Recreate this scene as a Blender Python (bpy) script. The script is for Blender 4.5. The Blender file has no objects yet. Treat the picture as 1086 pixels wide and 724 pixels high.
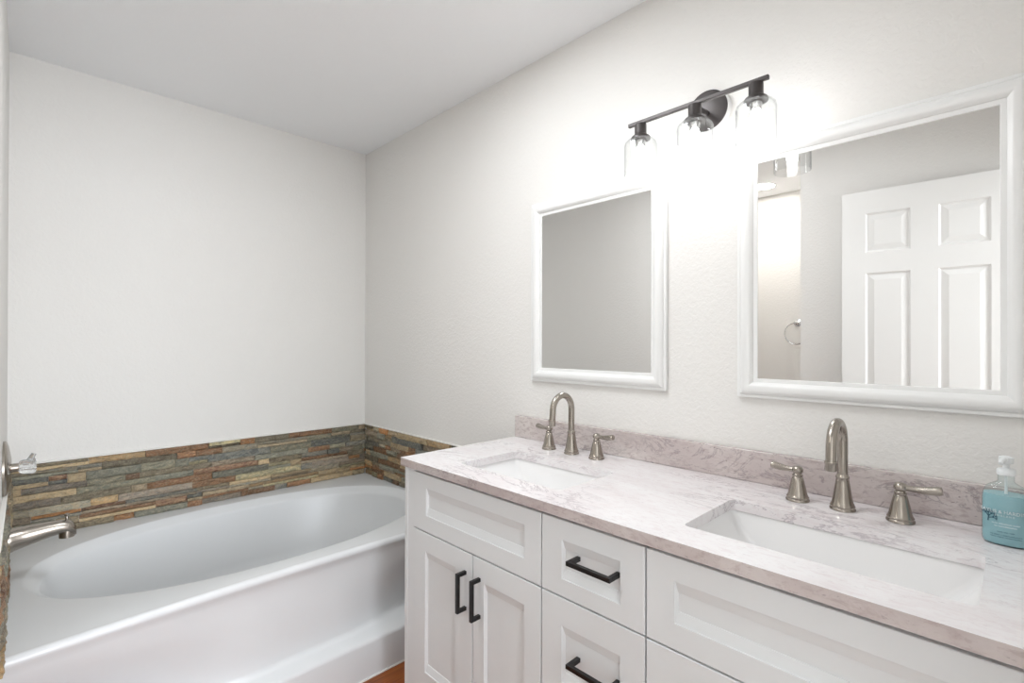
import bpy, bmesh, math, random
from mathutils import Vector, Matrix, noise
random.seed(7)
S = bpy.context.scene
COL = S.collection
PI = math.pi

# ------------------------------------------------------------------ camera
F_ = Vector((0.69948878, 0.71463483, 0.00353697))
R_ = Vector((0.71463142, -0.69949718, 0.00237156))
U_ = Vector((-0.00416890, -0.00086875, 0.99999093))
cd = bpy.data.cameras.new('camera'); cam = bpy.data.objects.new('camera', cd); COL.objects.link(cam)
m = Matrix.Identity(4)
for i in range(3):
    m[i][0] = R_[i]; m[i][1] = U_[i]; m[i][2] = -F_[i]
m[2][3] = 1.268
cam.matrix_world = m
cd.sensor_width = 36; cd.lens = 526.45/1086*36; cd.clip_start = .01
S.camera = cam

# ------------------------------------------------------------------ exposure, world, large lights
vs = S.view_settings
vs.view_transform = 'Standard'; vs.look = 'None'; vs.exposure = 0.3; vs.gamma = 1; vs.use_curve_mapping = False
w = bpy.data.worlds.new('world'); S.world = w; w.use_nodes = True
w.node_tree.nodes['Background'].inputs[0].default_value = (.80, .88, 1, 1)
w.node_tree.nodes['Background'].inputs[1].default_value = 1.0
BULB = 32.0       # strength of the vanity bulbs
CAN = 120.0        # recessed lamp in the nook
DAY_FILL = 100.0        # added fill, set as daylight at the adjoining room window (W)
BATH_FILL = 10.8       # added fill under the bathroom ceiling, out of view (W)
ADJOIN_FILL = 15.0       # added fill behind the camera, in the unseen adjoining room (W)

def area(name, loc, rot, sx, sy, power, col):
    l = bpy.data.lights.new(name, 'AREA'); l.shape = 'RECTANGLE'; l.size = sx; l.size_y = sy
    l.energy = power; l.color = col
    o = bpy.data.objects.new(name, l); COL.objects.link(o); o.location = loc; o.rotation_euler = rot
    return o
area('window_fill', (.4, -2.93, 1.45), (math.radians(90), 0, 0), 1.9, 1.4, DAY_FILL, (.90, .94, 1))
area('bathroom_ceiling_fill', (.66, 1.16, 2.405), (0, 0, 0), .5, .5, BATH_FILL, (.93, .965, 1))
area('adjoining_room_fill', (.5, -1.5, 2.40), (0, 0, 0), 1.2, 1.2, ADJOIN_FILL, (.88, .93, 1))

# ------------------------------------------------------------------ helpers
def lin(c):
    return tuple((x/12.92 if x <= .04045 else ((x+.055)/1.055)**2.4) for x in [v/255 for v in c]) + (1,)

def tag(o, label=None, cat=None, group=None, kind=None):
    if label: o['label'] = label
    if cat: o['category'] = cat
    if group: o['group'] = group
    if kind: o['kind'] = kind
    return o

def obj(name, bm, mt, parent=None, smooth=False, loc=None, bevel=0, seg=2, angle=35):
    me = bpy.data.meshes.new(name)
    bmesh.ops.recalc_face_normals(bm, faces=bm.faces)
    bm.to_mesh(me); bm.free()
    o = bpy.data.objects.new(name, me); COL.objects.link(o)
    if mt: me.materials.append(mt)
    if parent: o.parent = parent
    if loc: o.location = loc
    if smooth:
        me.polygons.foreach_set('use_smooth', [True]*len(me.polygons))
        if smooth != 'all': me.set_sharp_from_angle(angle=math.radians(smooth if smooth is not True else 40))
    if bevel:
        b = o.modifiers.new('bevel', 'BEVEL'); b.width = bevel; b.segments = seg; b.limit_method = 'ANGLE'
        b.angle_limit = math.radians(angle); b.harden_normals = False
        me.polygons.foreach_set('use_smooth', [True]*len(me.polygons))
        me.set_sharp_from_angle(angle=math.radians(30))
    return o

def empty(name, loc, label, cat, group=None, rz=0):
    o = bpy.data.objects.new(name, None); COL.objects.link(o); o.location = loc; o.rotation_euler.z = rz
    o.empty_display_size = .05
    return tag(o, label, cat, group)

def box(bm, x0, x1, y0, y1, z0, z1):
    v = [bm.verts.new((x, y, z)) for x in (x0, x1) for y in (y0, y1) for z in (z0, z1)]
    for f in ((0,1,3,2),(4,6,7,5),(0,4,5,1),(2,3,7,6),(0,2,6,4),(1,5,7,3)):
        bm.faces.new([v[i] for i in f])

def struct(name, boxes, mt):
    bm = bmesh.new()
    for b in boxes: box(bm, *b)
    return tag(obj(name, bm, mt), kind='structure')

def ring_loft(bm, rings, cap0=True, cap1=True, closed=True):
    """rings: lists of points of equal length"""
    vs_ = [[bm.verts.new(p) for p in r] for r in rings]
    n = len(vs_[0])
    for a, b in zip(vs_[:-1], vs_[1:]):
        for i in range(n if closed else n-1):
            j = (i+1) % n
            try: bm.faces.new((a[i], a[j], b[j], b[i]))
            except ValueError: pass
    if cap0: bm.faces.new(vs_[0])
    if cap1: bm.faces.new(vs_[-1])
    return vs_

def lathe(bm, prof, n=32, c=(0,0,0), axis='z', sx=1, sy=1, cap0=True, cap1=True):
    rings = []
    for r, z in prof:
        ring = []
        for i in range(n):
            a = 2*PI*i/n; p = (r*math.cos(a)*sx, r*math.sin(a)*sy, z)
            if axis == 'x': p = (p[2], p[0], p[1])
            if axis == 'y': p = (p[0], p[2], p[1])
            ring.append((p[0]+c[0], p[1]+c[1], p[2]+c[2]))
        rings.append(ring)
    ring_loft(bm, rings, cap0, cap1)

def tube(bm, pts, rad, n=16, flat=1.0, cap=True):
    pts = [Vector(p) for p in pts]
    if not hasattr(rad, '__len__'): rad = [rad]*len(pts)
    rings = []; up = None
    for i, p in enumerate(pts):
        t = (pts[min(i+1, len(pts)-1)]-pts[max(i-1, 0)]).normalized()
        if up is None:
            up = Vector((0,0,1)) if abs(t.z) < .9 else Vector((0,1,0))
        s = t.cross(up).normalized(); up = s.cross(t).normalized()
        rings.append([p + s*math.cos(2*PI*k/n)*rad[i] + up*math.sin(2*PI*k/n)*rad[i]*flat for k in range(n)])
    ring_loft(bm, rings, cap, cap)

def rrect(x0, x1, y0, y1, r, z, seg=6):
    r = max(r, 1e-4); P = []
    for cx, cy, a0 in ((x1-r, y1-r, 0), (x0+r, y1-r, 90), (x0+r, y0+r, 180), (x1-r, y0+r, 270)):
        for k in range(seg+1):
            a = math.radians(a0+90*k/seg); P.append((cx+r*math.cos(a), cy+r*math.sin(a), z))
    return P

def plate_with_holes(bm, outer, holes, z0, z1):
    for z in (z0, z1):
        edges = []
        for loop in [outer]+holes:
            vv = [bm.verts.new((p[0], p[1], z)) for p in loop]
            for i in range(len(vv)): edges.append(bm.edges.new((vv[i], vv[(i+1) % len(vv)])))
        bmesh.ops.triangle_fill(bm, use_beauty=True, use_dissolve=False, edges=edges)
    for loop in [outer]+holes:
        a = [bm.verts.new((p[0], p[1], z0)) for p in loop]; b = [bm.verts.new((p[0], p[1], z1)) for p in loop]
        for i in range(len(a)):
            j = (i+1) % len(a); bm.faces.new((a[i], a[j], b[j], b[i]))
    bmesh.ops.remove_doubles(bm, verts=bm.verts, dist=1e-5)

# ------------------------------------------------------------------ materials
def new_mat(name):
    mt = bpy.data.materials.new(name); mt.use_nodes = True
    nt = mt.node_tree; b = nt.nodes['Principled BSDF']
    return mt, nt, b
def setp(b, col=None, rough=None, metal=None, spec=None, trans=None, ior=None, coat=None):
    if col is not None: b.inputs['Base Color'].default_value = col if len(col) == 4 else (*col, 1)
    if rough is not None: b.inputs['Roughness'].default_value = rough
    if metal is not None: b.inputs['Metallic'].default_value = metal
    if spec is not None: b.inputs['Specular IOR Level'].default_value = spec
    if trans is not None: b.inputs['Transmission Weight'].default_value = trans
    if ior is not None: b.inputs['IOR'].default_value = ior
    if coat is not None: b.inputs['Coat Weight'].default_value = coat
def tc(nt, kind='Object', scale=(1,1,1)):
    t = nt.nodes.new('ShaderNodeTexCoord'); mp = nt.nodes.new('ShaderNodeMapping'); mp.inputs['Scale'].default_value = scale
    nt.links.new(t.outputs[kind], mp.inputs['Vector']); return mp.outputs['Vector']
def nz(nt, vec, scale, detail=3, rough=.5, dist=0):
    n = nt.nodes.new('ShaderNodeTexNoise'); n.inputs['Scale'].default_value = scale; n.inputs['Detail'].default_value = detail
    n.inputs['Roughness'].default_value = rough; n.inputs['Distortion'].default_value = dist
    if vec is not None: nt.links.new(vec, n.inputs['Vector'])
    return n.outputs['Fac']
def ramp(nt, fac, stops):
    r = nt.nodes.new('ShaderNodeValToRGB'); nt.links.new(fac, r.inputs['Fac'])
    e = r.color_ramp.elements
    while len(e) < len(stops): e.new(.5)
    for el, (p, c) in zip(e, stops):
        el.position = p; el.color = c if hasattr(c, '__len__') else (c, c, c, 1)
    return r.outputs['Color']
def mix(nt, fac, a, b, mode='MIX'):
    x = nt.nodes.new('ShaderNodeMix'); x.data_type = 'RGBA'; x.blend_type = mode
    for k, v in ((0, fac), (6, a), (7, b)):
        if hasattr(v, 'links') or hasattr(v, 'is_linked'): nt.links.new(v, x.inputs[k])
        else: x.inputs[k].default_value = v
    return x.outputs[2]
def bump(nt, b, h, strength, dist):
    n = nt.nodes.new('ShaderNodeBump'); n.inputs['Strength'].default_value = strength; n.inputs['Distance'].default_value = dist
    nt.links.new(h, n.inputs['Height']); nt.links.new(n.outputs['Normal'], b.inputs['Normal'])

def wall_mat(name, col, bs=.25):
    mt, nt, b = new_mat(name); setp(b, lin(col), .7, spec=.15)
    v = tc(nt)
    h = ramp(nt, nz(nt, v, 85, 3, .55, .4), [(.42, 0.0), (.62, 1.0)])
    bump(nt, b, h, bs, .0015)
    return mt
M = {}
M['wall'] = wall_mat('wall_paint', (235, 233, 229), .35)
M['ceil'] = wall_mat('ceiling_paint', (248, 249, 250), .2)
def simple(name, col, rough, **k):
    mt, nt, b = new_mat(name); setp(b, lin(col), rough, **k)
    v = tc(nt); h = nz(nt, v, 260, 2); bump(nt, b, h, .04, .0005)
    return mt
M['cabinet'] = simple('cabinet_lacquer', (222, 225, 226), .42, spec=.4)
M['carpet'] = simple('pale_carpet', (205, 200, 192), .9)
M['frame'] = simple('white_frame_paint', (240, 240, 238), .3, spec=.5)
M['doorpaint'] = simple('white_door_paint', (232, 231, 228), .4)
M['acrylic'] = simple('tub_acrylic', (221, 223, 224), .27, spec=.45)
M['porcelain'] = simple('porcelain', (245, 244, 243), .08, spec=.5)
M['black'] = simple('black_metal', (9, 9, 10), .4)
M['gap'] = simple('dark_gap', (60, 60, 60), .8)
M['caulk'] = simple('white_caulk', (235, 233, 228), .5)
M['plastic'] = simple('white_pump_plastic', (235, 238, 238), .3)
M['bronze'] = simple('dark_bronze_metal', (78, 74, 73), .38, metal=.55)
M['chrome'] = simple('chrome', (225, 225, 225), .08, metal=1)

mt, nt, b = new_mat('brushed_nickel'); setp(b, lin((165, 158, 149)), .27, 1.0)
v = tc(nt, 'Object', (1, 1, 18)); bump(nt, b, nz(nt, v, 120, 2), .05, .0004); M['nickel'] = mt

mt, nt, b = new_mat('mirror_silver'); setp(b, (.90, .895, .885, 1), .0, 1.0)
v = tc(nt); bump(nt, b, nz(nt, v, 2, 1), .0, .0001); M['mirror'] = mt

def thin_glass(name, tint, fr=1.45, extra=.0):
    mt = bpy.data.materials.new(name); mt.use_nodes = True; nt = mt.node_tree
    for n in list(nt.nodes):
        if n.type != 'OUTPUT_MATERIAL': nt.nodes.remove(n)
    out = nt.nodes[0]
    t = nt.nodes.new('ShaderNodeBsdfTransparent'); t.inputs[0].default_value = tint
    g = nt.nodes.new('ShaderNodeBsdfGlossy'); g.inputs['Roughness'].default_value = .03
    lw = nt.nodes.new('ShaderNodeLayerWeight'); lw.inputs['Blend'].default_value = .5
    pw = nt.nodes.new('ShaderNodeMath'); pw.operation = 'POWER'; nt.links.new(lw.outputs['Facing'], pw.inputs[0]); pw.inputs[1].default_value = 4.0
    f = nt.nodes.new('ShaderNodeMath'); f.operation = 'MULTIPLY_ADD'; nt.links.new(pw.outputs[0], f.inputs[0]); f.inputs[1].default_value = .5; f.inputs[2].default_value = .04
    n_ = nt.nodes.new('ShaderNodeTexNoise'); n_.inputs['Scale'].default_value = 30
    bp = nt.nodes.new('ShaderNodeBump'); bp.inputs['Strength'].default_value = .03; bp.inputs['Distance'].default_value = .001
    nt.links.new(n_.outputs['Fac'], bp.inputs['Height']); nt.links.new(bp.outputs['Normal'], g.inputs['Normal'])
    x = nt.nodes.new('ShaderNodeMixShader')
    p6 = nt.nodes.new('ShaderNodeMath'); p6.operation = 'POWER'; nt.links.new(lw.outputs['Facing'], p6.inputs[0]); p6.inputs[1].default_value = 6.0
    nt.links.new(mix(nt, p6.outputs[0], tint, (.60, .62, .63, 1)), t.inputs[0])
    nt.links.new(f.outputs[0], x.inputs[0]); nt.links.new(t.outputs[0], x.inputs[1]); nt.links.new(g.outputs[0], x.inputs[2])
    nt.links.new(x.outputs[0], out.inputs[0]); return mt
M['glass'] = thin_glass('clear_shade_glass', (.97, .975, .975, 1))
M['bottle'] = thin_glass('clear_bottle_plastic', (.93, .97, .97, 1), 1.4)

def emit(name, col, st):
    mt, nt, b = new_mat(name); setp(b, col, .3)
    b.inputs['Emission Color'].default_value = col; b.inputs['Emission Strength'].default_value = st
    v = tc(nt); bump(nt, b, nz(nt, v, 10), .01, .0001); return mt
M['bulb'] = emit('lit_bulb', (.985, .985, 1, 1), BULB)
M['can'] = emit('lit_downlight', (1, .98, .95, 1), CAN)

# crystal knob
mt, nt, b = new_mat('clear_acrylic_knob'); setp(b, (.95, .96, .96, 1), .04, trans=.85, ior=1.45)
bump(nt, b, nz(nt, tc(nt), 60), .1, .001); M['crystal'] = mt
# soap
mt, nt, b = new_mat('teal_soap'); setp(b, lin((160, 199, 207)), .15, trans=.08, ior=1.33)
bump(nt, b, nz(nt, tc(nt), 20), .02, .0005); M['soap'] = mt
M['ink_white'] = simple('white_print', (236, 244, 244), .5)
M['ink_dark'] = simple('dark_blue_print', (38, 84, 104), .5)

# quartz
def quartz(name, base, pink, dark, amount, dens):
    mt, nt, b = new_mat(name); setp(b, None, .12, spec=.5)
    v = tc(nt, 'Object', (1.35, .5, 1.2))
    big = ramp(nt, nz(nt, v, 5, 6, .62, .8), [(.36, 0.0), (.62, 1.0)])
    c1 = mix(nt, amount, base, pink)                                # placeholder tone
    c = mix(nt, big, base, c1)
    mott = ramp(nt, nz(nt, v, 60, 8, .75, .6), [(.50, 0.0), (.62, 1.0)])
    mm = nt.nodes.new('ShaderNodeMath'); mm.operation = 'MULTIPLY'; nt.links.new(mott, mm.inputs[0]); mm.inputs[1].default_value = dens
    c = mix(nt, mm.outputs[0], c, pink)
    # fine dark veins: narrow band of a distorted noise
    band = ramp(nt, nz(nt, v, 7.5, 8, .68, 1.6), [(.478, 0.0), (.5, 1.0), (.522, 0.0)])
    msk = ramp(nt, nz(nt, v, 3.3, 2), [(.45, 0.0), (.6, 1.0)])
    m2 = nt.nodes.new('ShaderNodeMath'); m2.operation = 'MULTIPLY'; nt.links.new(band, m2.inputs[0]); nt.links.new(msk, m2.inputs[1])
    m3 = nt.nodes.new('ShaderNodeMath'); m3.operation = 'MULTIPLY'; nt.links.new(m2.outputs[0], m3.inputs[0]); m3.inputs[1].default_value = .55
    c = mix(nt, m3.outputs[0], c, dark)
    sp = ramp(nt, nz(nt, v, 130, 4, .7), [(.62, 0.0), (.70, 1.0)])
    m4 = nt.nodes.new('ShaderNodeMath'); m4.operation = 'MULTIPLY'; nt.links.new(sp, m4.inputs[0]); m4.inputs[1].default_value = dens*.9
    c = mix(nt, m4.outputs[0], c, dark)
    nt.links.new(c, b.inputs['Base Color'])
    return mt
M['quartz'] = quartz('pink_white_quartz', lin((243, 241, 241)), lin((218, 203, 205)), lin((138, 122, 132)), .35, .35)
M['quartz_edge_shaded'] = quartz('pink_quartz_edge_shaded', lin((206, 198, 195)), lin((170, 154, 152)), lin((112, 100, 100)), .6, .6)  # same stone as the top; shade on the slab's edge put into colour
M['quartz_splash_shaded'] = quartz('mottled_pink_quartz_shaded', lin((220, 212, 208)), lin((182, 167, 165)), lin((116, 102, 106)), .6, .85)  # mottled stone, with the shade on the upright face in its tone

# stone
mt, nt, b = new_mat('split_face_slate'); setp(b, None, .5, spec=.35)
at = nt.nodes.new('ShaderNodeAttribute'); at.attribute_name = 'Col'
v = tc(nt, 'Object', (1, 1, 2.2))
blot = ramp(nt, nz(nt, v, 26, 6, .7, 1.5), [(.40, 0.0), (.62, 1.0)])
blot2 = ramp(nt, nz(nt, v, 55, 5, .7, 2.5), [(.52, 0.0), (.60, 1.0)])
a2 = nt.nodes.new('ShaderNodeAttribute'); a2.attribute_name = 'Col2'
hm = nt.nodes.new('ShaderNodeMath'); hm.operation = 'MULTIPLY'; nt.links.new(blot, hm.inputs[0]); hm.inputs[1].default_value = .85
c = mix(nt, hm.outputs[0], at.outputs['Color'], a2.outputs['Color'])
vein = ramp(nt, nz(nt, v, 32, 5, .65, 2.0), [(.478, 0.0), (.50, 1.0), (.522, 0.0)])
vm = nt.nodes.new('ShaderNodeMath'); vm.operation = 'MULTIPLY'; nt.links.new(vein, vm.inputs[0]); vm.inputs[1].default_value = .6
c = mix(nt, vm.outputs[0], c, lin((200, 192, 165)))
dk = nt.nodes.new('ShaderNodeMath'); dk.operation = 'MULTIPLY'; nt.links.new(blot2, dk.inputs[0]); dk.inputs[1].default_value = .4
c = mix(nt, dk.outputs[0], c, lin((70, 62, 52)))
nt.links.new(c, b.inputs['Base Color'])
bump(nt, b, nz(nt, v, 90, 6, .7, 1), .6, .004)
M['stone'] = mt

# floor planks
mt, nt, b = new_mat('orange_wood_plank'); setp(b, None, .35)
br = nt.nodes.new('ShaderNodeTexBrick'); nt.links.new(tc(nt, 'Object'), br.inputs['Vector'])
br.inputs['Scale'].default_value = 1; br.inputs['Brick Width'].default_value = .9; br.inputs['Row Height'].default_value = .13
br.inputs['Mortar Size'].default_value = .003; br.inputs['Color1'].default_value = lin((132, 66, 26)); br.inputs['Color2'].default_value = lin((112, 54, 20))
br.inputs['Mortar'].default_value = lin((70, 34, 14))
g = ramp(nt, nz(nt, tc(nt, 'Object', (2, 26, 1)), 3, 6, .6, 1), [(.3, lin((112, 52, 14))), (.7, lin((186, 106, 40)))])
nt.links.new(mix(nt, .5, br.outputs['Color'], g), b.inputs['Base Color']); M['floor'] = mt

# ------------------------------------------------------------------ room shell
XW, YB, ZC, XL = 1.478, 2.791, 2.416, -.052
struct('floor', [(-1.35, 3.2, -.20, 2.95, -.08, 0)], M['floor'])
struct('floor_adjoining', [(-1.35, 3.2, -3.1, -.20, -.08, 0)], M['carpet'])
struct('ceiling', [(-1.35, 3.2, -3.1, 2.95, ZC, ZC+.1)], M['ceil'])
struct('wall_right', [(XW, XW+.12, -.14, 2.95, 0, ZC)], M['wall'])
struct('wall_back', [(XL-.12, XW, YB, YB+.12, 0, ZC)], M['wall'])
struct('wall_left_tub', [(XL-.12, XL, 1.62, YB, 0, ZC)], M['wall'])
struct('wall_left_entry', [(-.28, -.16, -.26, .857, 0, ZC)], M['wall'])
struct('wall_nook', [(-1.30, -1.18, .70, 1.80, 0, ZC), (-1.18, -.28, .70, .82, 0, ZC), (-1.18, XL-.12, 1.68, 1.80, 0, ZC)], M['wall'])
struct('wall_front', [(.66, 3.1, -.26, -.14, 0, ZC), (-.16, .66, -.26, -.14, 2.06, ZC)], M['wall'])
struct('wall_adjoining', [(-1.30, -1.18, -3.0, -.26, 0, ZC), (3.1, 3.2, -3.0, -.26, 0, ZC), (-1.18, -.28, -.26, -.14, 0, ZC),
                          (-1.30, -.6, -3.1, -3.0, 0, ZC), (1.4, 3.2, -3.1, -3.0, 0, ZC), (-.6, 1.4, -3.1, -3.0, 0, .7), (-.6, 1.4, -3.1, -3.0, 2.2, ZC)], M['wall'])
wn = struct('added_window_1', [(-.6, -.55, -3.08, -3.02, .7, 2.2), (1.35, 1.4, -3.08, -3.02, .7, 2.2), (-.55, 1.35, -3.08, -3.02, .7, .75), (-.55, 1.35, -3.08, -3.02, 2.15, 2.2), (.38, .42, -3.07, -3.03, .75, 2.15)], M['frame'])  # added window, never in view, framing the daylight fill
bm = bmesh.new(); box(bm, -.55, 1.35, -3.052, -3.048, .75, 2.15); obj('added_window_pane', bm, M['glass'], wn)

# ------------------------------------------------------------------ six-panel door, standing open against the left side
def panel_door(W_, H_, cols, rows, t=.035):
    """front face at local x=0 looking +x, y 0..W_, z 0..H_; raised panels"""
    bm = bmesh.new()
    ys = [0]; [ys.extend(c) for c in cols]; ys.append(W_)
    zs = [0]; [zs.extend(r) for r in rows]; zs.append(H_)
    vv = {}
    def V(x, y, z):
        k = (round(x,5), round(y,5), round(z,5))
        if k not in vv: vv[k] = bm.verts.new((x, y, z))
        return vv[k]
    for side in (0, 1):
        sx = -1 if side else 1; X0 = -t if side else 0
        for i in range(len(ys)-1):
            for j in range(len(zs)-1):
                y0, y1, z0, z1 = ys[i], ys[i+1], zs[j], zs[j+1]
                if i % 2 and j % 2:
                    def q(inset, dx): return [V(X0+sx*dx, a, c_) for a, c_ in ((y0+inset, z0+inset), (y1-inset, z0+inset), (y1-inset, z1-inset), (y0+inset, z1-inset))]
                    loops = [q(0, 0), q(.008, -.008), q(.013, -.008), q(.036, -.001)]
                    for a, b_ in zip(loops[:-1], loops[1:]):
                        for k in range(4): bm.faces.new((a[k], a[(k+1) % 4], b_[(k+1) % 4], b_[k]))
                    bm.faces.new(loops[-1])
                else:
                    bm.faces.new([V(X0, y0, z0), V(X0, y1, z0), V(X0, y1, z1), V(X0, y0, z1)])
    for (a, b_) in ((ys[0], 'y'), (ys[-1], 'y')):
        for j in range(len(zs)-1): bm.faces.new([V(0, a, zs[j]), V(0, a, zs[j+1]), V(-t, a, zs[j+1]), V(-t, a, zs[j])])
    for a in (zs[0], zs[-1]):
        for i in range(len(ys)-1): bm.faces.new([V(0, ys[i], a), V(0, ys[i+1], a), V(-t, ys[i+1], a), V(-t, ys[i], a)])
    return bm
DW = .735
dr = empty('panel_door', (-.100, -.098, .012), 'white six-panel interior door standing open, seen in the large mirror', 'door', rz=math.atan2(-.045, .732))
# columns measured from the free edge (y=.634): .098-.275 and .376-.552
c1 = (DW-.552, DW-.376); c2 = (DW-.275, DW-.098)
obj('leaf', panel_door(DW, 2.02, [c1, c2], [(.23, .80), (.985, 1.61), (1.712, 1.908)]), M['doorpaint'], dr)
bm = bmesh.new()
for s in (1, -1):
    x0 = 0 if s > 0 else -.035
    lathe(bm, [(.032, x0), (.032, x0+s*.006), (.012, x0+s*.008), (.012, x0+s*.03), (.02, x0+s*.034), (.027, x0+s*.046), (.024, x0+s*.058), (.01, x0+s*.062)], 24, (0, DW-.065, .93), 'x')
obj('door_knob', bm, M['nickel'], dr, smooth=True)
for z in (.2, 1.0, 1.8):
    bm = bmesh.new(); tube(bm, [(.0, -.006, z-.045), (.0, -.006, z+.045)], .006, 10)
    obj('hinge', bm, M['nickel'], dr, smooth=True)

# ------------------------------------------------------------------ stone bands round the tub
PAL = [((106,112,100),(150,148,124)), ((88,94,92),(130,130,116)), ((122,124,104),(166,160,124)), ((150,140,114),(178,164,128)),
       ((134,104,76),(100,82,62)), ((106,80,60),(142,112,80)), ((80,86,86),(112,118,110)), ((168,144,104),(128,122,100)),
       ((134,126,112),(108,112,106)), ((112,110,94),(92,86,72)), ((90,66,52),(140,120,96)), ((122,126,112),(88,94,88)), ((146,138,120),(104,98,84)), ((98,92,76),(150,144,118)), ((174,162,134),(120,116,98)), ((166,124,80),(124,94,66)), ((118,122,112),(150,142,118))]
def stone_band(name, length, z0, z1, to_world, label, nmin, seed):
    rnd = random.Random(seed); bm = bmesh.new()
    c1 = bm.loops.layers.float_color.new('Col'); c2 = bm.loops.layers.float_color.new('Col2')
    rows = []; z = z0
    for half in range(2):
        hs = [rnd.uniform(.022, .034) for _ in range(5)]
        k = (z1-z0)/2/sum(hs); rows += [h_*k for h_ in hs]
    for ri, h_ in enumerate(rows):
        u = -rnd.uniform(0, .12)
        while u < length:
            L = rnd.choice([rnd.uniform(.05, .1), rnd.uniform(.1, .2), rnd.uniform(.16, .3)])
            u0, u1 = max(u, 0), min(u+L, length); u += L
            if u1-u0 < .012: continue
            split = h_ > .028 and rnd.random() < .35
            for part in ((0, 1),) if not split else ((0, .45), (.45, 1)):
                za, zb = z+h_*part[0], z+h_*part[1]
                pr_ = rnd.uniform(nmin, nmin+.014); A, B = rnd.choice(PAL); k_ = rnd.uniform(.92, 1.3); A = lin([min(255, c_*k_*t_) for c_, t_ in zip(A, (1.05, 1, .99))]); B = lin([min(255, c_*k_*t_) for c_, t_ in zip(B, (1.05, 1, .99))])
                nx = max(2, int((u1-u0)/.009)); nz_ = max(2, int((zb-za)/.007))
                off = rnd.uniform(0, 100); g_ = .0006
                grid = []
                for i in range(nx+1):
                    col_ = []
                    for j in range(nz_+1):
                        uu = u0+g_+(u1-u0-2*g_)*i/nx; zz = za+g_+(zb-za-2*g_)*j/nz_
                        d = pr_ + .006*noise.noise(Vector((uu*28, zz*60, off))) + .0025*noise.noise(Vector((uu*90, zz*140, off+7)))
                        if i in (0, nx) or j in (0, nz_): d -= .0022
                        col_.append(bm.verts.new(to_world(uu, max(d, .002), zz)))
                    grid.append(col_)
                fs = []
                for i in range(nx):
                    for j in range(nz_): fs.append(bm.faces.new((grid[i][j], grid[i+1][j], grid[i+1][j+1], grid[i][j+1])))
                border = [(grid[i][0]) for i in range(nx+1)]+[grid[nx][j] for j in range(1, nz_+1)]+[grid[i][nz_] for i in range(nx-1, -1, -1)]+[grid[0][j] for j in range(nz_-1, 0, -1)]
                # border back to the wall
                inv = []
                ub = [u0+g_+(u1-u0-2*g_)*i/nx for i in range(nx+1)]; zb_ = [za+g_+(zb-za-2*g_)*j/nz_ for j in range(nz_+1)]
                bp = [(ub[i], zb_[0]) for i in range(nx+1)]+[(ub[nx], zb_[j]) for j in range(1, nz_+1)]+[(ub[i], zb_[nz_]) for i in range(nx-1, -1, -1)]+[(ub[0], zb_[j]) for j in range(nz_-1, 0, -1)]
                inv = [bm.verts.new(to_world(a, .0005, c_)) for a, c_ in bp]
                for i in range(len(border)):
                    j = (i+1) % len(border); fs.append(bm.faces.new((border[i], border[j], inv[j], inv[i])))
                for f in fs:
                    for l in f.loops: l[c1] = A; l[c2] = B
        z += h_
    me = bpy.data.meshes.new(name); bmesh.ops.recalc_face_normals(bm, faces=bm.faces); bm.to_mesh(me); bm.free()
    me.materials.append(M['stone']); o = bpy.data.objects.new(name, me); COL.objects.link(o)
    tag(o, label, 'stone tile band')
    return o
ZT0, ZT1 = .482, .776
TX0, TX1 = XL, XW
b1 = stone_band('stone_tile_band', XW-XL, ZT0, ZT1, lambda u, d, z: (XL+u, YB-d, z), 'long split-face slate tile band on the back wall above the tub', .008, 3)
b2 = stone_band('stone_tile_band', YB-.028-1.69, ZT0, ZT1, lambda u, d, z: (XW-d, YB-.028-u, z), 'short slate tile band running from the corner towards the vanity', .008, 5)
b3 = stone_band('stone_tile_band', YB-.028-1.66, ZT0, ZT1, lambda u, d, z: (XL+d, YB-.028-u, z), 'slate tile band on the left wall behind the tub spout', .005, 8)
for o_, bx_ in ((b1, (XL, XW, YB-.016, YB, ZT1, ZT1+.006)), (b2, (XW-.015, XW, 1.69, YB-.016, ZT1, ZT1+.006)), (b3, (XL, XL+.012, 1.66, YB-.016, ZT1, ZT1+.006))):
    bm = bmesh.new(); box(bm, *bx_); obj('caulk_line', bm, M['caulk'], o_, bevel=.002)

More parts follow.
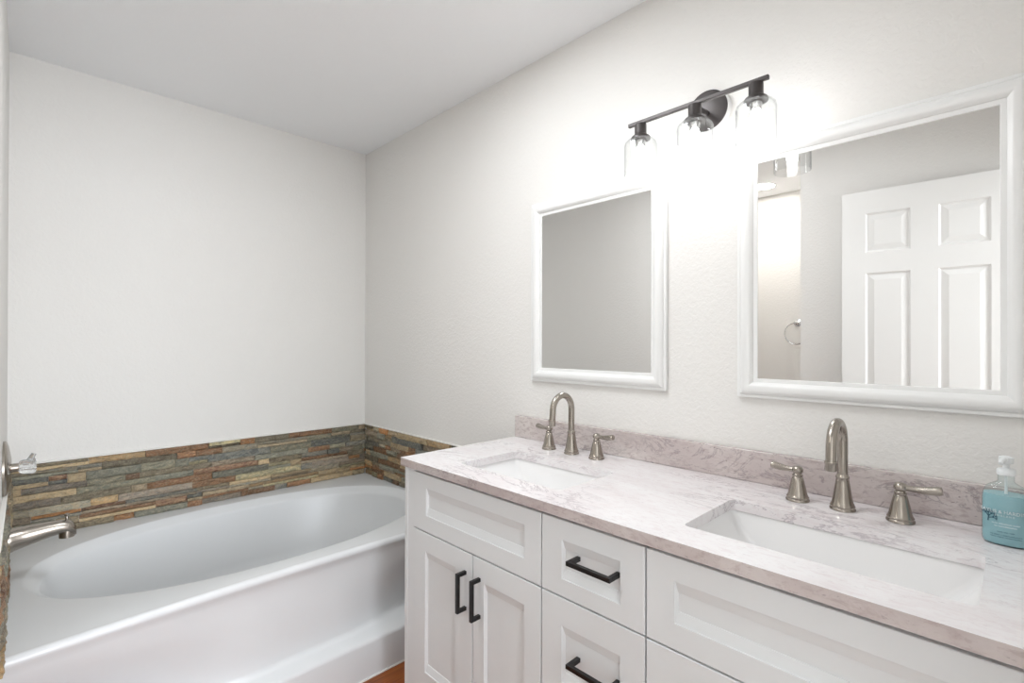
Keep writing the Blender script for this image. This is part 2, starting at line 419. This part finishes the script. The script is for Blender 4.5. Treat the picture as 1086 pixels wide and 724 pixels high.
# ------------------------------------------------------------------ bathtub
def build_tub():
    t = empty('bathtub', (.713, 2.27, 0), 'white oval soaking tub with stepped front apron set below slate tile', 'bathtub')
    ox, oy = .713, 2.27
    X0, X1 = XL+.004, XW-.004      # between the tiles
    YK = YB-.004
    zd = .481
    cx, cy, A, B = .722, 2.283, .727, .416
    n = 128
    def yl(x): s = (x-.7)/.7; return 1.778-.022*s*s     # line of the front lip
    def sup(a, A_, B_, e=2.25):
        c_, s_ = math.cos(a), math.sin(a)
        return A_*math.copysign(abs(c_)**(2/e), c_), B_*math.copysign(abs(s_)**(2/e), s_)
    # outer boundary point in the direction of angle a
    def outer(a):
        px, py = sup(a, A, B); dx, dy = px, py
        best = 1e9
        if dx > 1e-9: best = min(best, (X1-cx)/dx)
        if dx < -1e-9: best = min(best, (X0-cx)/dx)
        if dy > 1e-9: best = min(best, (YK-cy)/dy)
        if dy < -1e-9:
            k = (1.80-cy)/dy
            for _ in range(4): k = (yl(cx+k*dx)+.022-cy)/dy
            best = min(best, k)
        return cx+dx*best, cy+dy*best
    angs = [2*PI*i/n for i in range(n)]
    # put angles exactly at corners
    def ring(A_, B_, z, sx=0, e=2.25): return [(cx+sx+sup(a, A_, B_, e)[0], cy+sup(a, A_, B_, e)[1], z) for a in angs]
    out = [outer(a) for a in angs]
    for tx, ty in ((X1, YK), (X0, YK), (X0, yl(X0)+.022), (X1, yl(X1)+.022)):
        k = min(range(n), key=lambda i: (out[i][0]-tx)**2+(out[i][1]-ty)**2); out[k] = (tx, ty)
    R = [[(x, y, zd) for x, y in out]]
    R.append(ring(A+.004, B+.004, zd))
    for da, db, dz in ((0, 0, .0006), (.004, .004, .0028), (.010, .009, .007), (.034, .030, .024), (.039, .035, .029), (.043, .039, .038), (.052, .046, .075)):
        R.append(ring(A-da, B-db, zd-dz))
    R.append(ring(A-.085, B-.070, zd-.16, -.01))
    R.append(ring(A-.13, B-.095, zd-.26, -.02))
    R.append(ring(A-.17, B-.12, zd-.33, -.03))
    R.append(ring(A-.22, B-.16, zd-.365, -.035))
    R.append(ring(A-.30, B-.22, zd-.375, -.035))
    R.append(ring(.10, .06, zd-.378, -.035))
    bm = bmesh.new()
    R = [[(p[0]-ox, p[1]-oy, p[2]) for p in r] for r in R]
    vr = ring_loft(bm, R, False, True)
    # front lip + apron, swept along x
    xs = [X0+(X1-X0)*i/60 for i in range(61)]
    rows = []
    def prof(x):
        y0 = yl(x); yb = max(1.772+.36*(x-.70)**2, y0+.006)
        P = [(y0+.022, zd), (y0+.014, zd+.0012), (y0+.006, zd-.001), (y0+.001, zd-.006), (y0-.002, zd-.014), (y0-.001, zd-.022), (y0+.004, zd-.030), (y0+.008, zd-.05)]
        for k in range(1, 7):
            f = k/6; s_ = f*f*(3-2*f)
            P.append((y0+.008+(yb-y0-.008)*s_, zd-.05-(zd-.05-.175)*f))
        P += [(yb-.002, .163), (yb-.010, .155), (yb-.02, .152), (1.724, .143), (1.719, .139), (1.717, .131), (1.718, 0.0)]
        return P
    for x in xs: rows.append([(x-ox, y-oy, z) for y, z in prof(x)])
    ring_loft(bm, rows, False, False, closed=False)
    # back body so the shell has mass
    o = obj('tub_shell', bm, M['acrylic'], t, smooth='all')
    bm = bmesh.new(); lathe(bm, [(.035, 0), (.035, .003), (.028, .005), (.006, .004)], 28, (A-1.28, 0, .108), 'z')
    obj('drain', bm, M['nickel'], t, smooth=True)
    bm = bmesh.new(); lathe(bm, [(.036, 0), (.036, .006), (.030, .010), (.004, .011)], 28, (-.655, .0, .34), 'x')
    obj('overflow_plate', bm, M['nickel'], t, smooth=True)
    bm = bmesh.new(); box(bm, X0-ox, X1-ox, 1.714-oy, 1.719-oy, 0.001, .006); obj('caulk_line', bm, M['caulk'], t)
    return t
build_tub()

# ------------------------------------------------------------------ tub valve and spout
t = empty('tub_valve', (XL, 2.27, .862), 'round nickel tub valve plate with clear faceted knob on the left wall', 'tub valve')
bm = bmesh.new(); lathe(bm, [(.088, 0.0005), (.088, .006), (.084, .010), (.070, .014), (.045, .018), (.030, .020)], 48, (0,0,0), 'x'); obj('escutcheon', bm, M['nickel'], t, smooth=True)
bm = bmesh.new(); lathe(bm, [(.014, .018), (.014, .036), (.011, .038)], 24, (0,0,0), 'x'); obj('stem', bm, M['nickel'], t, smooth=True)
bm = bmesh.new()
rings = []
for x_, r_ in ((.036, .012), (.038, .019), (.046, .023), (.060, .024), (.068, .026), (.074, .025), (.078, .018), (.078, .004)):
    rings.append([(x_, math.cos(2*PI*k/20)*r_*(1 if k % 2 else .86), math.sin(2*PI*k/20)*r_*(1 if k % 2 else .86)) for k in range(20)])
ring_loft(bm, rings)
tube(bm, [(.062, .0, .018), (.072, .0, .040)], [.009, .006], 8)
obj('crystal_knob', bm, M['crystal'], t)

t = empty('tub_spout', (XL+.012, 2.27, .632), 'brushed nickel tub spout with diverter pin over the tub deck', 'tub spout')
bm = bmesh.new()
rings = []
for x_, zc_, ry, rz_ in ((0, -.002, .037, .038), (.010, -.002, .037, .038), (.016, -.001, .034, .036), (.05, .004, .030, .032), (.09, .009, .026, .027), (.125, .012, .024, .023), (.145, .009, .023, .023), (.158, .000, .020, .022), (.166, -.010, .013, .014)):
    rings.append([(x_, math.cos(2*PI*k/28)*ry, zc_+math.sin(2*PI*k/28)*rz_) for k in range(28)])
ring_loft(bm, rings)
lathe(bm, [(.0205, -.026), (.0205, -.015), (.019, .0)], 24, (.142, 0, 0))
obj('spout_body', bm, M['nickel'], t, smooth=True)
bm = bmesh.new(); lathe(bm, [(.004, .0), (.004, .014), (.0035, .015), (.007, .018), (.0075, .022), (.003, .025)], 16, (.142, 0, .029)); obj('diverter_pin', bm, M['nickel'], t, smooth=True)
bm = bmesh.new(); lathe(bm, [(.0165, -.0265), (.0165, -.024)], 20, (.142, 0, 0)); obj('spout_mouth', bm, M['gap'], t)

# ------------------------------------------------------------------ vanity
XF, XC = .9098, .925           # counter front edge, door faces
YE, YR = 1.472, -.135           # counter ends
ZK, ZKB = .880, .854            # counter top / underside
van = empty('bathroom_vanity', (1.2, .67, 0), 'white double vanity cabinet with recessed-panel doors and black pulls', 'vanity cabinet')
vo = Vector((1.2, .67, 0))
def vobj(name, bm, mt, parent=van, **k):
    bmesh.ops.translate(bm, verts=bm.verts, vec=-vo)
    return obj(name, bm, mt, parent, **k)
bm = bmesh.new()
FT = .019
YC0, YC1 = -.125, 1.468         # cabinet ends
xb = XC+FT
# side panels, bottom, back, face frame
box(bm, XC+.002, XW-.002, YC1-.018, YC1, .0, ZKB)
box(bm, XC+.002, XW-.002, YC0, YC0+.018, .0, ZKB)
box(bm, xb+.002, XW-.002, YC0+.018, YC1-.018, .10, .118)
box(bm, XW-.012, XW-.002, YC0+.018, YC1-.018, .118, ZKB)
box(bm, xb+.05, xb+.062, YC0+.018, YC1-.018, 0, .10)
vobj('carcass', bm, M['cabinet'], bevel=.0015)
bm = bmesh.new()
box(bm, XC+.003, xb+.01, 1.4105, YC1-.018, 0, ZKB)       # left stile
box(bm, XC+.003, xb+.01, YC0+.018, -.067, 0, ZKB)
for y_ in (.838, .5455): box(bm, xb+.002, xb+.02, y_-.02, y_+.02, .10, ZKB)
box(bm, xb+.002, xb+.02, -.067, 1.4105, .84, ZKB)
box(bm, xb+.002, xb+.02, -.067, 1.4105, .645, .67)
box(bm, xb+.002, xb+.02, -.067, 1.4105, .10, .14)
vobj('face_frame', bm, M['cabinet'], bevel=.001)
def front(name, y0, y1, z0, z1, l=.06, r=.06, tp=.046, bt=.042, bev=.005, bevz=.023, dep=.0075):
    """recessed panel front; l is the stile at high y"""
    bm = bmesh.new()
    def q(a, x): # a = (y0,y1,z0,z1)
        return [bm.verts.new((x, yy, zz)) for yy, zz in ((a[0], a[2]), (a[1], a[2]), (a[1], a[3]), (a[0], a[3]))]
    o_ = (y0, y1, z0, z1); e = .0012
    loops = [q(o_, XC+FT), q(o_, XC+e), q((y0+e, y1-e, z0+e, z1-e), XC)]
    i_ = (y0+r, y1-l, z0+bt, z1-tp)
    loops.append(q(i_, XC)); k = .0025
    loops.append(q((i_[0]+.0008, i_[1]-.0008, i_[2]+.0008, i_[3]-.0008), XC+k))
    loops.append(q((i_[0]+bev, i_[1]-bev, i_[2]+bevz, i_[3]-bevz), XC+dep))
    loops.append(q((i_[0]+bev+.0006, i_[1]-bev-.0006, i_[2]+bevz+.0006, i_[3]-bevz-.0006), XC+dep+.0015))
    for a, b_ in zip(loops[:-1], loops[1:]):
        for j in range(4): bm.faces.new((a[j], a[(j+1) % 4], b_[(j+1) % 4], b_[j]))
    bm.faces.new(loops[0][::-1]); bm.faces.new(loops[-1])
    return vobj(name, bm, M['cabinet'])
def pull(parent, a, b_, label=None):
    """square bar pull; a, b_ are (y,z) of its ends"""
    bm = bmesh.new(); s = .0052
    vert = abs(a[1]-b_[1]) > abs(a[0]-b_[0])
    y0, y1 = sorted((a[0], b_[0])); z0, z1 = sorted((a[1], b_[1])); xo = XC-.034
    if vert:
        box(bm, xo, xo+.010, y0-s, y0+s, z0, z1)
        for z in (z0, z1-.0105): box(bm, xo+.0101, XC+.0008, y0-s, y0+s, z, z+.0105)
    else:
        box(bm, xo, xo+.010, y0, y1, z0-s, z0+s)
        for y in (y0, y1-.0105): box(bm, xo+.0101, XC+.0092, y, y+.0105, z0-s, z0+s)
    return vobj('handle', bm, M['black'], parent, bevel=.0008)
g = .0020
ZT, ZG, ZB = .8425, .6565, .125
f = front('false_front', .8385+g, 1.4105-g, ZG+g, ZT, l=.068, r=.056, tp=.044, bt=.052)
d1 = front('door', 1.1065+g, 1.4105-g, ZB, ZG-g, l=.064, r=.078, tp=.060, bt=.08); pull(d1, (1.1385, .4855), (1.1385, .6005))
d2 = front('door', .8385+g, 1.1065-g, ZB, ZG-g, l=.048, r=.058, tp=.064, bt=.08); pull(d2, (1.0755, .4855), (1.0755, .6005))
w1 = front('drawer', .5455+g, .8385-g, ZG+g, ZT, l=.064, r=.060, tp=.048, bt=.042); pull(w1, (.6115, .7605), (.7325, .7605))
w2 = front('drawer', .5455+g, .8385-g, .39+g, ZG-g, l=.064, r=.060, tp=.066, bt=.06); pull(w2, (.6115, .5235), (.7325, .5235))
w3 = front('drawer', .5455+g, .8385-g, ZB, .39-g, l=.064, r=.060, tp=.066, bt=.06); pull(w3, (.6115, .26), (.7325, .26))
f = front('false_front', -.065+g, .5455-g, ZG+g, ZT, l=.062, r=.062, tp=.048, bt=.052)
d3 = front('door', .2405+g, .5455-g, ZB, ZG-g, l=.062, r=.062, tp=.064, bt=.08); pull(d3, (.272, .4855), (.272, .6005))
d4 = front('door', -.065+g, .2405-g, ZB, ZG-g, l=.062, r=.062, tp=.064, bt=.08); pull(d4, (.209, .4855), (.209, .6005))

# countertop
SINKS = [(.8486, 1.267), (.042, .5037)]
SX0, SX1 = 1.006, 1.262
top = empty('countertop', (1.2, .67, ZKB), 'pink-veined white quartz countertop on the white double vanity', 'countertop')
def cobj(name, bm, mt, parent=top, **k):
    bmesh.ops.translate(bm, verts=bm.verts, vec=-Vector((1.2, .67, ZKB)))
    return obj(name, bm, mt, parent, **k)
bm = bmesh.new()
FAUC = [(1.376, 1.105), (1.372, .2905)]
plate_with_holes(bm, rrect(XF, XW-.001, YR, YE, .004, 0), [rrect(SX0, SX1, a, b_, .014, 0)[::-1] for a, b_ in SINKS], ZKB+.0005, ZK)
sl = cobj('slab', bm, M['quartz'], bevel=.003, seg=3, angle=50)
sl.data.materials.append(M['quartz_edge_shaded'])
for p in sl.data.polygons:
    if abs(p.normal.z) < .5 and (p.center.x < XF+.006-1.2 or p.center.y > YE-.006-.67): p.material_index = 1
bm = bmesh.new(); box(bm, XW-.0205, XW-.001, YR, YE, ZK+.0003, .968)
tag(cobj('backsplash', bm, M['quartz_splash_shaded'], bevel=.002), 'mottled pink upstand along the wall')

# sinks
def sink(y0, y1, label, zt=ZKB):
    cy, cx = (y0+y1)/2, (SX0+SX1)/2
    t = empty('undermount_sink', (cx, cy, zt), label, 'sink', 'rectangular undermount sinks')
    hx, hy = (SX1-SX0)/2, (y1-y0)/2
    def rr(ix, iy, z, r): return rrect(-hx+ix, hx-ix, -hy+iy, hy-iy, r, z)
    R = [rr(-.022, -.022, -.001, .02), rr(-.003, -.003, -.001, .016), rr(-.002, -.002, -.006, .016), rr(.002, .010, -.03, .018), rr(.012, .065, -.10, .03), rr(.022, .095, -.125, .04), rr(.045, .125, -.133, .04), rr(.10, .19, -.136, .02)]
    # outside
    R2 = [rr(.10, .19, -.150, .02), rr(.03, .10, -.147, .04), rr(.0, .05, -.12, .03), rr(-.010, -.003, -.03, .02), rr(-.022, -.022, -.012, .02), rr(-.022, -.022, -.001, .02)]
    bm = bmesh.new(); ring_loft(bm, R+R2, False, False)
    bm.faces.new([v for v in [bm.verts.new(p) for p in rr(.10, .19, -.136, .02)]]); bm.faces.new([bm.verts.new(p) for p in rr(.10, .19, -.150, .02)])
    bmesh.ops.remove_doubles(bm, verts=bm.verts, dist=1e-5)
    obj('basin', bm, M['porcelain'], t, smooth=50)
    bm = bmesh.new(); lathe(bm, [(.022, -.1355), (.022, -.1335), (.018, -.1325), (.016, -.1345), (.012, -.1305), (.002, -.129)], 28); obj('drain', bm, M['chrome'], t, smooth=True)
sink(*SINKS[0], 'white rectangular undermount sink at the tub end of the countertop')
sink(*SINKS[1], 'white rectangular undermount sink beneath the large mirror, near the soap bottle')

# faucets
def faucet(x, y, label, offs=(.104, -.104), lens=(.066, .066)):
    t = empty('widespread_faucet', (x, y, ZK+.0005), label, 'faucet', 'brushed nickel widespread faucets')
    bm = bmesh.new()
    lathe(bm, [(.0265, 0), (.0265, .003), (.0245, .006), (.0255, .009), (.0235, .013), (.0215, .018), (.0195, .028), (.0165, .048), (.0138, .066), (.0130, .072), (.0142, .074), (.0142, .077), (.0118, .080), (.0110, .084)], 40)
    pts = [(0, 0, z) for z in (.080, .10, .125, .150)]
    Rr, zc_ = .050, .158
    pts += [(-Rr+Rr*math.cos(a), 0, zc_+Rr*math.sin(a)) for a in [PI*k/20 for k in range(0, 21)]]
    pts += [(-2*Rr-.0005, 0, .150), (-2*Rr-.003, 0, .128)]
    tube(bm, pts, [.0108]*(len(pts)-1)+[.0105], 24)
    obj('spout', bm, M['nickel'], t, smooth=45)
    bm = bmesh.new(); lathe(bm, [(.0120, .022), (.0125, .020), (.0125, .017), (.0115, .015), (.0118, .002), (.0105, 0), (.008, .0005), (.008, .004)], 28, (-2*Rr-.004, 0, .108)); obj('aerator', bm, M['nickel'], t, smooth=45)
    for s, yy, ll in ((1, offs[0], lens[0]), (-1, offs[1], lens[1])):
        bm = bmesh.new()
        lathe(bm, [(.0262, 0), (.0262, .003), (.0240, .006), (.0248, .009), (.0228, .012), (.0208, .018), (.0180, .032), (.0148, .046), (.0122, .056), (.0105, .058), (.0118, .060), (.0118, .063), (.0090, .065), (.0085, .068)], 36, (0, yy, 0))
        h_ = obj('handle', bm, M['nickel'], t, smooth=45)
        bm = bmesh.new()
        lathe(bm, [(.004, .065), (.0095, .067), (.0125, .071), (.0125, .077), (.0095, .083), (.003, .085)], 24, (0, yy, 0))
        n = 14; pts = []; rad = []
        for k in range(n+1):
            f_ = k/n; pts.append((0, yy+s*(.002+ll*f_), .0755+.004*f_+.003*math.sin(PI*f_)*-1))
            rad.append(.0078-.0014*math.sin(PI*min(f_*1.6, 1))+.0036*f_ if f_ < .97 else .0096)
        tube(bm, pts, rad, 20, .85)
        obj('lever', bm, M['nickel'], h_, smooth=50)
    return t
faucet(*FAUC[0], 'brushed nickel widespread faucet behind the sink at the tub end, below the left mirror', (.105, -.108), (.056, .064))
faucet(*FAUC[1], 'brushed nickel widespread faucet beside the soap bottle, below the large mirror', (.095, -.108), (.058, .068))

# ------------------------------------------------------------------ mirrors
def mirror(y0, y1, z0, z1, label):
    cy = (y0+y1)/2
    t = empty('wall_mirror', (XW, cy, z0), label, 'mirror', 'white framed wall mirrors')
    prof = [(0, .001), (0, .0125), (.001, .0135), (.0075, .0135), (.009, .0125), (.0095, .0155), (.012, .0185), (.017, .0225), (.022, .0245), (.027, .0250), (.032, .0240), (.037, .0205), (.041, .0165), (.0425, .0155), (.0435, .0125), (.050, .0115), (.0535, .0105), (.0545, .0095), (.0545, .004)]
    bm = bmesh.new(); rings = []
    for w_, d in prof:
        rings.append([(-d, yy-cy, zz-z0) for yy, zz in ((y0+w_, z0+w_), (y1-w_, z0+w_), (y1-w_, z1-w_), (y0+w_, z1-w_))])
    ring_loft(bm, rings, False, False)
    o = obj('frame', bm, M['frame'], t, smooth=28)
    bm = bmesh.new(); box(bm, -.0085, -.0035, y0+.050-cy, y1-.050-cy, .050, z1-z0-.050); obj('mirror_glass', bm, M['mirror'], t)
mirror(.792, 1.386, 1.1165, 1.8285, 'white framed wall mirror above the sink at the tub end, reflecting only blank wall')
mirror(-.0265, .5685, 1.1165, 1.8285, 'white framed mirror at the right reflecting the panel door')

# ------------------------------------------------------------------ vanity light
LX, LY, LZ = 1.325, .6405, 1.936
lt = empty('vanity_light', (XW, LY, LZ), 'dark bronze three-bulb vanity light with clear glass shades between the mirrors', 'wall light')
def L(bm): bmesh.ops.translate(bm, verts=bm.verts, vec=-Vector((XW, LY, LZ))); return bm
bm = bmesh.new(); lathe(bm, [(.0590, -.019), (.0605, -.0205), (.0600, -.023), (.055, -.025), (.004, -.026)], 56, (0, .013, .030), 'x'); o = obj('backplate', bm, M['bronze'], lt, smooth=True)
bm = bmesh.new(); lathe(bm, [(.0635, -.0005), (.0635, -.017), (.0625, -.0195), (.059, -.0200)], 56, (0, .013, .030), 'x'); tag(obj('backplate_rim', bm, M['frame'], lt, smooth=True), 'pale rim of the backplate')
bm = bmesh.new(); tube(bm, [(-.024, 0.012, .022), (-.06, .002, .010), (LX-XW+.004, 0, 0)], .0065, 14); obj('arm', bm, M['bronze'], lt, smooth=True)
bm = bmesh.new(); box(bm, LX-XW-.0055, LX-XW+.0055, -.2035, .2005, -.0055, .0055); obj('bar', bm, M['bronze'], lt, bevel=.0015)
for y in (.800, .630, .468):
    dx, dy = LX-XW, y-LY
    bm = bmesh.new(); lathe(bm, [(.016, -.0055), (.0175, -.008), (.0175, -.036), (.019, -.038), (.027, -.044), (.0285, -.047), (.0285, -.052), (.025, -.053)], 32, (dx, dy, 0))
    so = obj('socket_cup', bm, M['bronze'], lt, smooth=40)
    bm = bmesh.new()
    lathe(bm, [(.020, -.0525), (.031, -.0530), (.041, -.056), (.0465, -.062), (.049, -.070), (.049, -.158), (.0484, -.160), (.0472, -.160), (.0468, -.158), (.0468, -.071), (.0440, -.063), (.039, -.058), (.030, -.0555), (.020, -.0550)], 48, (dx, dy, 0), cap0=False, cap1=False)
    obj('glass_shade', bm, M['glass'], lt, smooth=40)
    bm = bmesh.new(); lathe(bm, [(.0150, -.0535), (.0150, -.060), (.0135, -.064), (.0135, -.074), (.010, -.076)], 28, (dx, dy, 0)); tag(obj('bulb_base', bm, M['chrome'], lt, smooth=40), 'metal ring holding the shade')
    bm = bmesh.new(); lathe(bm, [(.010, -.0765), (.0125, -.082), (.0145, -.090), (.0150, -.105), (.0145, -.122), (.0115, -.134), (.007, -.139), (.001, -.141)], 28, (dx, dy, 0)); tag(obj('light_bulb', bm, M['bulb'], lt, smooth='all'), 'lit white bulb')

# ------------------------------------------------------------------ soap bottle
SB = (1.366, .018)
ang = math.atan2(-SB[1], -SB[0])           # faces the camera side
sb = empty('soap_bottle', (SB[0], SB[1], ZK+.0005), 'clear pump bottle of teal hand soap at the right end of the countertop', 'soap bottle')
SXR, SYR = .0255, .0350                     # half depth, half width
def wallr(z):  # relative width at height z
    P = [(0, .90), (.004, .97), (.010, 1.0), (.084, 1.0), (.094, .97), (.102, .90), (.109, .80), (.114, .69), (.118, .56), (.121, .43), (.1235, .36), (.126, .34), (.133, .34)]
    for (a, ra), (b_, rb) in zip(P[:-1], P[1:]):
        if a <= z <= b_: return ra+(rb-ra)*(z-a)/(b_-a)
    return .34
def ell(z, k=1.0, n=48):
    w_ = wallr(z); e = 2.4
    ry, rx = SYR*w_*k, SXR*w_*k
    if w_ < .75:                              # blends to a round neck
        f_ = min(1, (.75-w_)/.35); rn = .0119*k; rx = rx*(1-f_)+rn*f_; ry = ry*(1-f_)+rn*f_
    out = []
    for i in range(n):
        a = 2*PI*i/n; c_, s_ = math.cos(a), math.sin(a)
        out.append((rx*math.copysign(abs(c_)**(2/e), c_), ry*math.copysign(abs(s_)**(2/e), s_), z))
    return out
zs = [0, .002, .004, .007, .010, .03, .055, .085, .09, .095, .099, .103, .1065, .110, .1125, .115, .117, .119, .1205, .122, .126, .133]
bm = bmesh.new(); ring_loft(bm, [ell(z) for z in zs]); obj('bottle', bm, M['bottle'], sb, smooth=50)
bm = bmesh.new(); zl = [.0025, .005, .010, .03, .055, .085, .092, .0965]; ring_loft(bm, [ell(z, .965) for z in zl]); obj('liquid_soap', bm, M['soap'], sb, smooth=50)
bm = bmesh.new()
lathe(bm, [(.0135, .1335), (.0138, .135), (.0138, .143), (.0120, .145), (.006, .1465), (.0048, .147), (.0048, .1555)], 28)
obj('pump_collar', bm, M['plastic'], sb, smooth=45)
bm = bmesh.new(); lathe(bm, [(.0085, .1555), (.0105, .157), (.0110, .163), (.0105, .168), (.006, .170), (.001, .1703)], 28)
tube(bm, [(0, 0, .1635), (-.016, .003, .1640), (-.026, .005, .1625), (-.031, .006, .1590)], [.0055, .0050, .0042, .0038], 14)
obj('pump_head', bm, M['plastic'], sb, smooth=45)
bm = bmesh.new(); tube(bm, [(0, 0, .132), (0, 0, .06), (.004, .006, .012)], .0025, 10); obj('dip_tube', bm, M['plastic'], sb, smooth=True)
sb.rotation_euler.z = math.radians(-2)
def on_bottle(s, z, lift=.0004):
    """s is the distance along the front face, +s to the right as seen from the front (-x)"""
    w_ = wallr(z); e = 2.4; rx, ry = (SXR*w_+lift), (SYR*w_+lift)
    y = max(-ry*.985, min(ry*.985, -s*.93)); x = -rx*(1-abs(y/ry)**e)**(1/e)
    return (x, y, z)
def text_mesh(txt, size, s0, z0, mt, name, label=None, spacing=1.0):
    cu = bpy.data.curves.new('t', 'FONT'); cu.body = txt; cu.size = size; cu.align_x = 'CENTER'; cu.space_character = spacing; cu.resolution_u = 3
    o = bpy.data.objects.new('t', cu); COL.objects.link(o)
    dg = bpy.context.evaluated_depsgraph_get(); me = bpy.data.meshes.new_from_object(o.evaluated_get(dg))
    bpy.data.objects.remove(o)
    bm = bmesh.new(); bm.from_mesh(me)
    for v_ in bm.verts: v_.co = Vector(on_bottle(v_.co.x+s0, v_.co.y+z0))
    bmesh.ops.solidify(bm, geom=bm.faces[:], thickness=.00015)
    return obj(name, bm, mt, sb)
LB = text_mesh('BAYLIS & HARDING', .0089, -.001, .0625, M['ink_white'], 'label_print')
text_mesh('ENGLAND', .0044, -.001, .0570, M['ink_white'], 'label_print', spacing=1.7)
def strokes(s0, s1, z, hgt, mt, seed):
    rnd = random.Random(seed); bm = bmesh.new(); s = s0
    while s < s1:
        w_ = rnd.uniform(.0007, .0014); hh = hgt*rnd.uniform(.8, 1)
        v4 = [bm.verts.new(on_bottle(a, c_)) for a, c_ in ((s, z), (s+w_, z), (s+w_, z+hh*.3), (s, z+hh*.3))]; bm.faces.new(v4)
        v4 = [bm.verts.new(on_bottle(a, c_)) for a, c_ in ((s, z), (s+w_*.45, z), (s+w_*.45, z+hh), (s, z+hh))]; bm.faces.new(v4)
        s += w_+rnd.choice([.0004, .0005, .0018 if rnd.random() < .3 else .0004])
    return obj('label_print', bm, mt, sb)
strokes(-.020, .022, .0420, .0026, M['ink_white'], 1); strokes(-.016, .016, .0370, .0026, M['ink_white'], 2)
strokes(-.012, .014, .0265, .0022, M['ink_dark'], 3); strokes(-.022, .024, .0205, .0020, M['ink_dark'], 4); strokes(-.022, .024, .0165, .0020, M['ink_dark'], 5)
bm = bmesh.new()
def twig(s, z, a, ln, w_, dpt):
    s1, z1 = s+ln*math.cos(a), z+ln*math.sin(a); nx, ny = -math.sin(a)*w_, math.cos(a)*w_
    bm.faces.new([bm.verts.new(on_bottle(*p, .0003)) for p in ((s-nx, z-ny), (s1-nx*.6, z1-ny*.6), (s1+nx*.6, z1+ny*.6), (s+nx, z+ny))])
    if dpt:
        for da in (-.6, .1, .7): twig(s1, z1, a+da, ln*.7, w_*.75, dpt-1)
random.seed(3); twig(-.026, .044, 1.5, .009, .0011, 3); twig(-.026, .050, .3, .007, .0009, 2)
obj('sprig_print', bm, M['ink_dark'], sb)

# ------------------------------------------------------------------ nook seen in the mirror
t = empty('recessed_light', (-.90, 1.30, ZC), 'round lit recessed ceiling light seen in the large mirror', 'ceiling light')
bm = bmesh.new(); lathe(bm, [(.085, -.001), (.085, -.004), (.072, -.006), (.066, -.002)], 40, cap0=False, cap1=False); obj('trim_ring', bm, M['frame'], t, smooth=True)
bm = bmesh.new(); lathe(bm, [(.066, -.0025), (.03, -.003), (.002, -.003)], 40); obj('lens', bm, M['can'], t)
t = empty('towel_ring', (-1.18, 1.155, 1.425), 'chrome towel ring on the far wall seen in the large mirror', 'towel ring')
bm = bmesh.new(); lathe(bm, [(.026, .0005), (.026, .006), (.012, .010), (.010, .04), (.013, .044), (.006, .05)], 28, (0,0,0), 'x'); obj('mount', bm, M['chrome'], t, smooth=True)
bm = bmesh.new(); rings = []
for k in range(49):
    a = 2*PI*k/48; rings.append((.040, math.sin(a)*.080, -.080+math.cos(a)*.080))
tube(bm, rings, .0045, 12); obj('ring', bm, M['chrome'], t, smooth=True)
